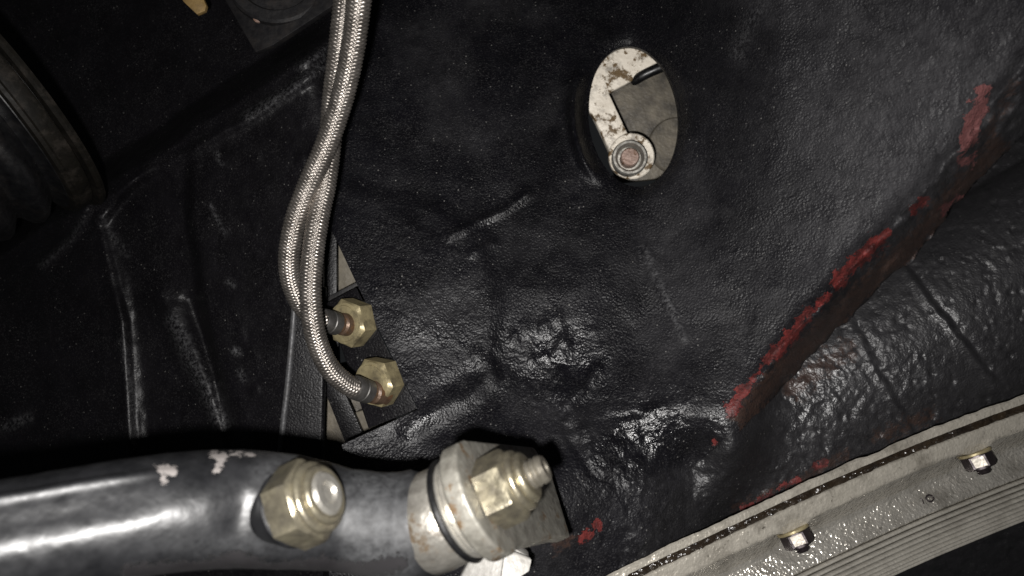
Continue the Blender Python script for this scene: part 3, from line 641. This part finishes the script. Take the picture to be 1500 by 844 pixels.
# nylock nut and stud
def nylock(root, c, a, af, h, stud_r, stud_l, mh, ms, rot=0.0, collar=True):
    R = af / 2 / math.cos(math.pi / 6)
    nut = lathe('hex', c, a, [(0, af * 0.3), (0, af * 0.49), (0.5, R * 1.01), (h * 0.56, R * 1.01), (h * 0.62, R * 0.96), (h * 0.68, af * 0.475), (h * 0.72, af * 0.44)], mh, root, 96, hexmod(af), 25, rot=rot)
    sub(nut, root)
    lathe('collar', c, a, [(h * 0.66, af * 0.45), (h * 0.70, af * 0.478), (h * 0.76, af * 0.485), (h * 0.82, af * 0.465), (h * 0.845, af * 0.425), (h * 0.855, af * 0.39), (h * 0.87, af * 0.40), (h * 0.95, af * 0.395), (h * 0.99, af * 0.36), (h * 1.0, af * 0.33), (h * 0.97, stud_r * 0.9)], mh, nut, 56, None, 60)
    pr = [(h * 0.8, stud_r)]; t = h * 0.9
    while t < h + stud_l - 1.0:
        pr += [(t, stud_r), (t + 0.5, stud_r * 0.90), (t + 0.8, stud_r * 0.90)]; t += 1.3
    pr += [(h + stud_l - 0.8, stud_r * 0.97), (h + stud_l, stud_r * 0.82), (h + stud_l, stud_r * 0.5), (h + stud_l - 0.8, stud_r * 0.38), (h + stud_l - 0.8, 0.1)]
    lathe('stud', c, a, pr, ms, root, 40)
nn = thing('lock_nut', 'large yellow zinc lock nut on the threaded stud of the grey tab', 'nut', cT + aJ * 4.6 * KJ, 'lock nuts on the control arm')
nylock(nn, cT + aJ * 4.55 * KJ, aJ, 15.8, 12.0, 3.6, 4.2, M['gold_zinc'], M['zinc'], 0.22)
aN = unit((0.86, 0.42, 0.28)); cN = P(424, 746, 168)
n2 = thing('lock_nut', 'dull zinc lock nut bolted into the top of the black control arm', 'nut', cN, 'lock nuts on the control arm')
lathe('washer', cN - aN * 1.6, aN, [(-6, 5.0), (-1, 7.6), (0.5, 8.6), (1.2, 8.8), (1.6, 8.3), (1.6, 5)], M['rod'], n2, 48)
nylock(n2, cN, aN, 17.0, 11.0, 5.3, 0.5, M['gold_zinc'], M['steel'], 0.3)
wt = thing('whitish_bracket', 'pale whitish bracket peeking out below the grey tab plate', 'bracket', P(730, 835, 222))
extrude_poly('face', [P(672, 850, 226), P(700, 798, 224), P(748, 798, 222), P(776, 818, 222), P(772, 832, 220), P(720, 900, 216), P(672, 900, 220)], (0, 0, -1), 6, M['white'], wt, 1.0)
extrude_poly('flange', [P(738, 800, 221.0), P(777, 816, 221), P(773, 833, 219), P(730, 860, 217)], (0.3, -0.2, 1), 1.6, M['white'], wt, 0.5)

# ------------------------------------------------------------------ cylinder head edge, gasket and valve cover
gk = [(790, 921), (850, 888), (934, 843), (1021, 802), (1100, 765), (1187, 725), (1302, 675), (1400, 636), (1500, 599), (1640, 552), (1760, 515)]
gd = np.interp([p[0] for p in gk], [790, 1760], [250, 286])
VP = smooth_path([P(x, y, d) for (x, y), d in zip(gk, gd)], 260)
VT = np.gradient(VP, axis=0); VT /= np.linalg.norm(VT, axis=1)[:, None]
for _ in range(3): VT = (np.roll(VT, 1, 0) + VT + np.roll(VT, -1, 0)); VT[0] = VT[2]; VT[-1] = VT[-3]; VT[1] = VT[2]; VT[-2] = VT[-3]; VT /= np.linalg.norm(VT, axis=1)[:, None]
VW = np.array([0, 0, 1.0]) - VT * VT[:, 2:3]; VW /= np.linalg.norm(VW, axis=1)[:, None]
VV_ = np.cross(VT, VW)                                   # points to lower right
if VV_[100][1] > 0: VV_ = -VV_
VS = np.concatenate([[0], np.cumsum(np.linalg.norm(np.diff(VP, axis=0), axis=1))])
vpx = VP[:, 0] * F / (H - VP[:, 2]) + 750
def sweep(name, prof, mat, parent, vmod=None, wmod=None, sharp=40, sl=slice(None)):
    pr = np.array(prof, float); n = len(pr); s = VS[sl]
    v = np.repeat(pr[None, :, 0], len(s), 0); w_ = np.repeat(pr[None, :, 1], len(s), 0); ss = np.repeat(s[:, None], n, 1)
    if vmod: v = v + vmod(ss, v, w_)
    if wmod: w_ = w_ + wmod(ss, v, w_)
    Vt = VP[sl][:, None, :] + v[..., None] * VV_[sl][:, None, :] + w_[..., None] * VW[sl][:, None, :]
    return raw(name, Vt.reshape(-1, 3), grid_faces(len(s), n, False), mat, parent, True, sharp)
def dense(prof, m=3):
    out = []
    for (a, b), (c, d) in zip(prof[:-1], prof[1:]):
        for k in range(m): out.append((a + (c - a) * k / m, b + (d - b) * k / m))
    return out + [prof[-1]]
hd = thing('cylinder_head', 'bare cast edge of the cylinder head above the dark gasket', 'cylinder head', VP[130])
sweep('edge_face', dense([(8, -26), (-3.6, -3), (-5.0, -1.2), (-5.2, -0.6), (-4.7, 0), (-1.8, 0.1), (-1.5, -0.4), (-1.3, -4)], 3), M['head'], hd,
      lambda s, v, w: np.where(v < -3, (0.9 * fbm(s / 9, v * 0 + 2, 120, 4) + 0.6 - 0.012 * 0 * s), 0.12 * fbm(s / 2, v, 121, 2)), lambda s, v, w: 0.25 * fbm(s / 3, v / 2, 122, 3))
gs = thing('gasket', 'dark oily gasket squeezed between cylinder head and silver cover', 'gasket', VP[130])
sweep('strip', dense([(-1.8, -3), (-1.6, -0.8), (-0.8, -0.5), (0, -0.4), (0.8, -0.5), (1.5, -0.8), (1.7, -3)], 2), M['gasket'], gs,
      lambda s, v, w: 0.35 * np.sign(v) * fbm(s / 2.0, v * 0 + 1, 130, 3) + 0.12 * fbm(s / 1.2, v, 133, 3), lambda s, v, w: 1.2 * fbm(s / 1.6, v * 1.2, 131, 4) - 0.25)
vc = thing('valve_cover', 'silver painted finned valve cover filling the lower right corner', 'valve cover', VP[130])
def s_at(px): return float(np.interp(px, vpx, VS))
NUTPX = [(1154, 1), (1424, 1)]
NUTS = [s_at(1154), s_at(1424)]
def boss(s, wd): return sum(np.exp(-((s - n) / wd) ** 4) for n in NUTS)
sweep('flange', dense([(1.2, -4), (1.3, -0.5), (1.6, -0.05), (2.3, 0), (7.0, 0.1), (7.7, -0.2), (8.1, -0.9), (8.2, -2.5), (8.2, -10)], 4), M['head'], vc,
      lambda s, v, w: (v > 5) * (0.5 * fbm(s / 5, w * 0 + v * 0, 140, 4) + 2.0 * boss(s, 6.0)), lambda s, v, w: 0.25 * fbm(s / 2.5, v / 2, 141, 3) - (v > 6.5) * 1.0 * boss(s, 5.0))
# side wall rises out of a cove; pockets round the nuts
sweep('side_wall', dense([(7.4, -0.8), (8.6, -1.6), (11.4, -4.4), (14.2, -7.0), (16, -8.3), (17.6, -8.6), (19.2, -8.1), (21.5, -6.7), (24.3, -4.9), (25.6, -4.3), (26.1, -4.6), (26.2, -7)], 5), M['cover'], vc,
      None, lambda s, v, w: 0.18 * fbm(s / 3, v / 3, 150, 3) - sum(2.0 * np.clip(1.25 - np.sqrt(((s - n) / 9.5) ** 2 + ((v - 13) / 10) ** 2) * 1.25, 0, 1) ** 0.5 for n in NUTS) * (v > 8.7) * (v < 24.0))
sweep('fin_bed', dense([(25.8, -4.9), (31, -5.5), (36, -6.9), (41, -9.5), (45.5, -13.6), (47.5, -20), (48, -45)], 3), M['grime'], vc)  # dark bed: groove grime, with the grooves' shade put into its colour
M['rib'] = flake('ribbed_silver', (0.52, 0.495, 0.44), (0.36, 0.34, 0.295), 0.00030, 0.28, 0.5, 0.4)
for k in range(9):
    v0 = 27.2 + 2.22 * k; w0 = float(np.interp(v0, [26, 31, 36, 41, 45.5], [-4.5, -5.1, -6.5, -9.1, -13.2])); nrm = unit((v0 - 26) * np.array([0.035, 0]) + np.array([0, 1.0]))
    pr = [(v0 + 0.66 * math.cos(a) * nrm[1] + (0.2 + 1.0 * math.sin(a)) * nrm[0], w0 + 0.2 + 1.15 * math.sin(a) - 0.98 * math.cos(a) * nrm[0]) for a in np.linspace(math.pi + 0.5, -0.5, 13)]
    sweep('rib', pr, M['rib'], vc, None, lambda s, v, w: 0.10 * fbm(s / 2, v, 160 + k, 3), 60, slice(0, 260, 2))
for n in NUTS:
    i = int(np.argmin(np.abs(VS - n))); a = unit(VV_[i] + 0.30 * VW[i]); c = VP[i] + VV_[i] * 10.6 + VW[i] * -3.4
    wsh = lathe('washer', c - a * 0.6, a, [(0, 3), (0, 5.6), (0.25, 5.9), (0.9, 5.9), (1.15, 5.6), (1.15, 3)], M['brass_zinc'], vc, 40)
    ref = unit(np.array([0, 0, H]) - c)
    nt_ = lathe('nut', c + a * 0.5, a, [(0, 2.5), (0, 4.8), (0.4, 5.7), (4.5, 5.7), (5.1, 4.9), (5.1, 2.0)], M['nutdark'], vc, 72, hexmod(9.6), 25, ref=ref, rot=math.pi / 6)
    sub(nt_, vc)
    aa, f1, f2 = axis_frame(a, ref); qc = c + aa * 0.5 + f1 * 4.72
    extrude_poly('lit_facet', [qc + aa * 0.7 - f2 * 2.1, qc + aa * 0.6 + f2 * 2.2, qc + aa * 4.2 + f2 * 2.0, qc + aa * 4.3 - f2 * 2.2], f1, 0.16, M['nutface'], nt_, 0.05, 1)  # flat facing the lens: its lit look is put into the colour
    lathe('stud', c + a * 5.2, a, [(0, 2.5), (0.5, 2.5), (0.8, 2.2), (1.2, 2.5), (1.6, 2.2), (2.0, 2.5), (2.6, 2.0), (2.6, 0.1)], M['nutdark'], nt_, 24)
# small casting mark on the wall
i0 = int(np.argmin(np.abs(vpx - 1346)));
def wall_pt(ds, v, w):
    i = i0; return VP[i] + VT[i] * ds + VV_[i] * v + VW[i] * w
ring = np.array([wall_pt(1.3 * math.cos(a) * 1.1 + 1.5, 21.6 + 1.0 * math.sin(a), -6.55 + 0.62 * math.sin(a)) for a in np.linspace(0, 2 * math.pi, 25)])
V, f, s_, t_ = tube_mesh(ring, lambda s, t: 0.30 + 0.35 * vnoise(s * 1.5, t, 3), 8); raw('casting_mark', V, f, M['nutdark'], vc)
V, f, s_, t_ = tube_mesh(np.array([wall_pt(-1.6, 20.6, -7.25), wall_pt(-1.3, 21.2, -6.85), wall_pt(-1.5, 21.8, -6.45), wall_pt(-1.8, 22.5, -6.0)]), lambda s, t: 0.28 + 0.3 * vnoise(s * 1.5, t, 4), 8); raw('casting_mark', V, f, M['nutdark'], vc)

for o in list(bpy.data.objects):
    if '_base' in o: del o['_base']
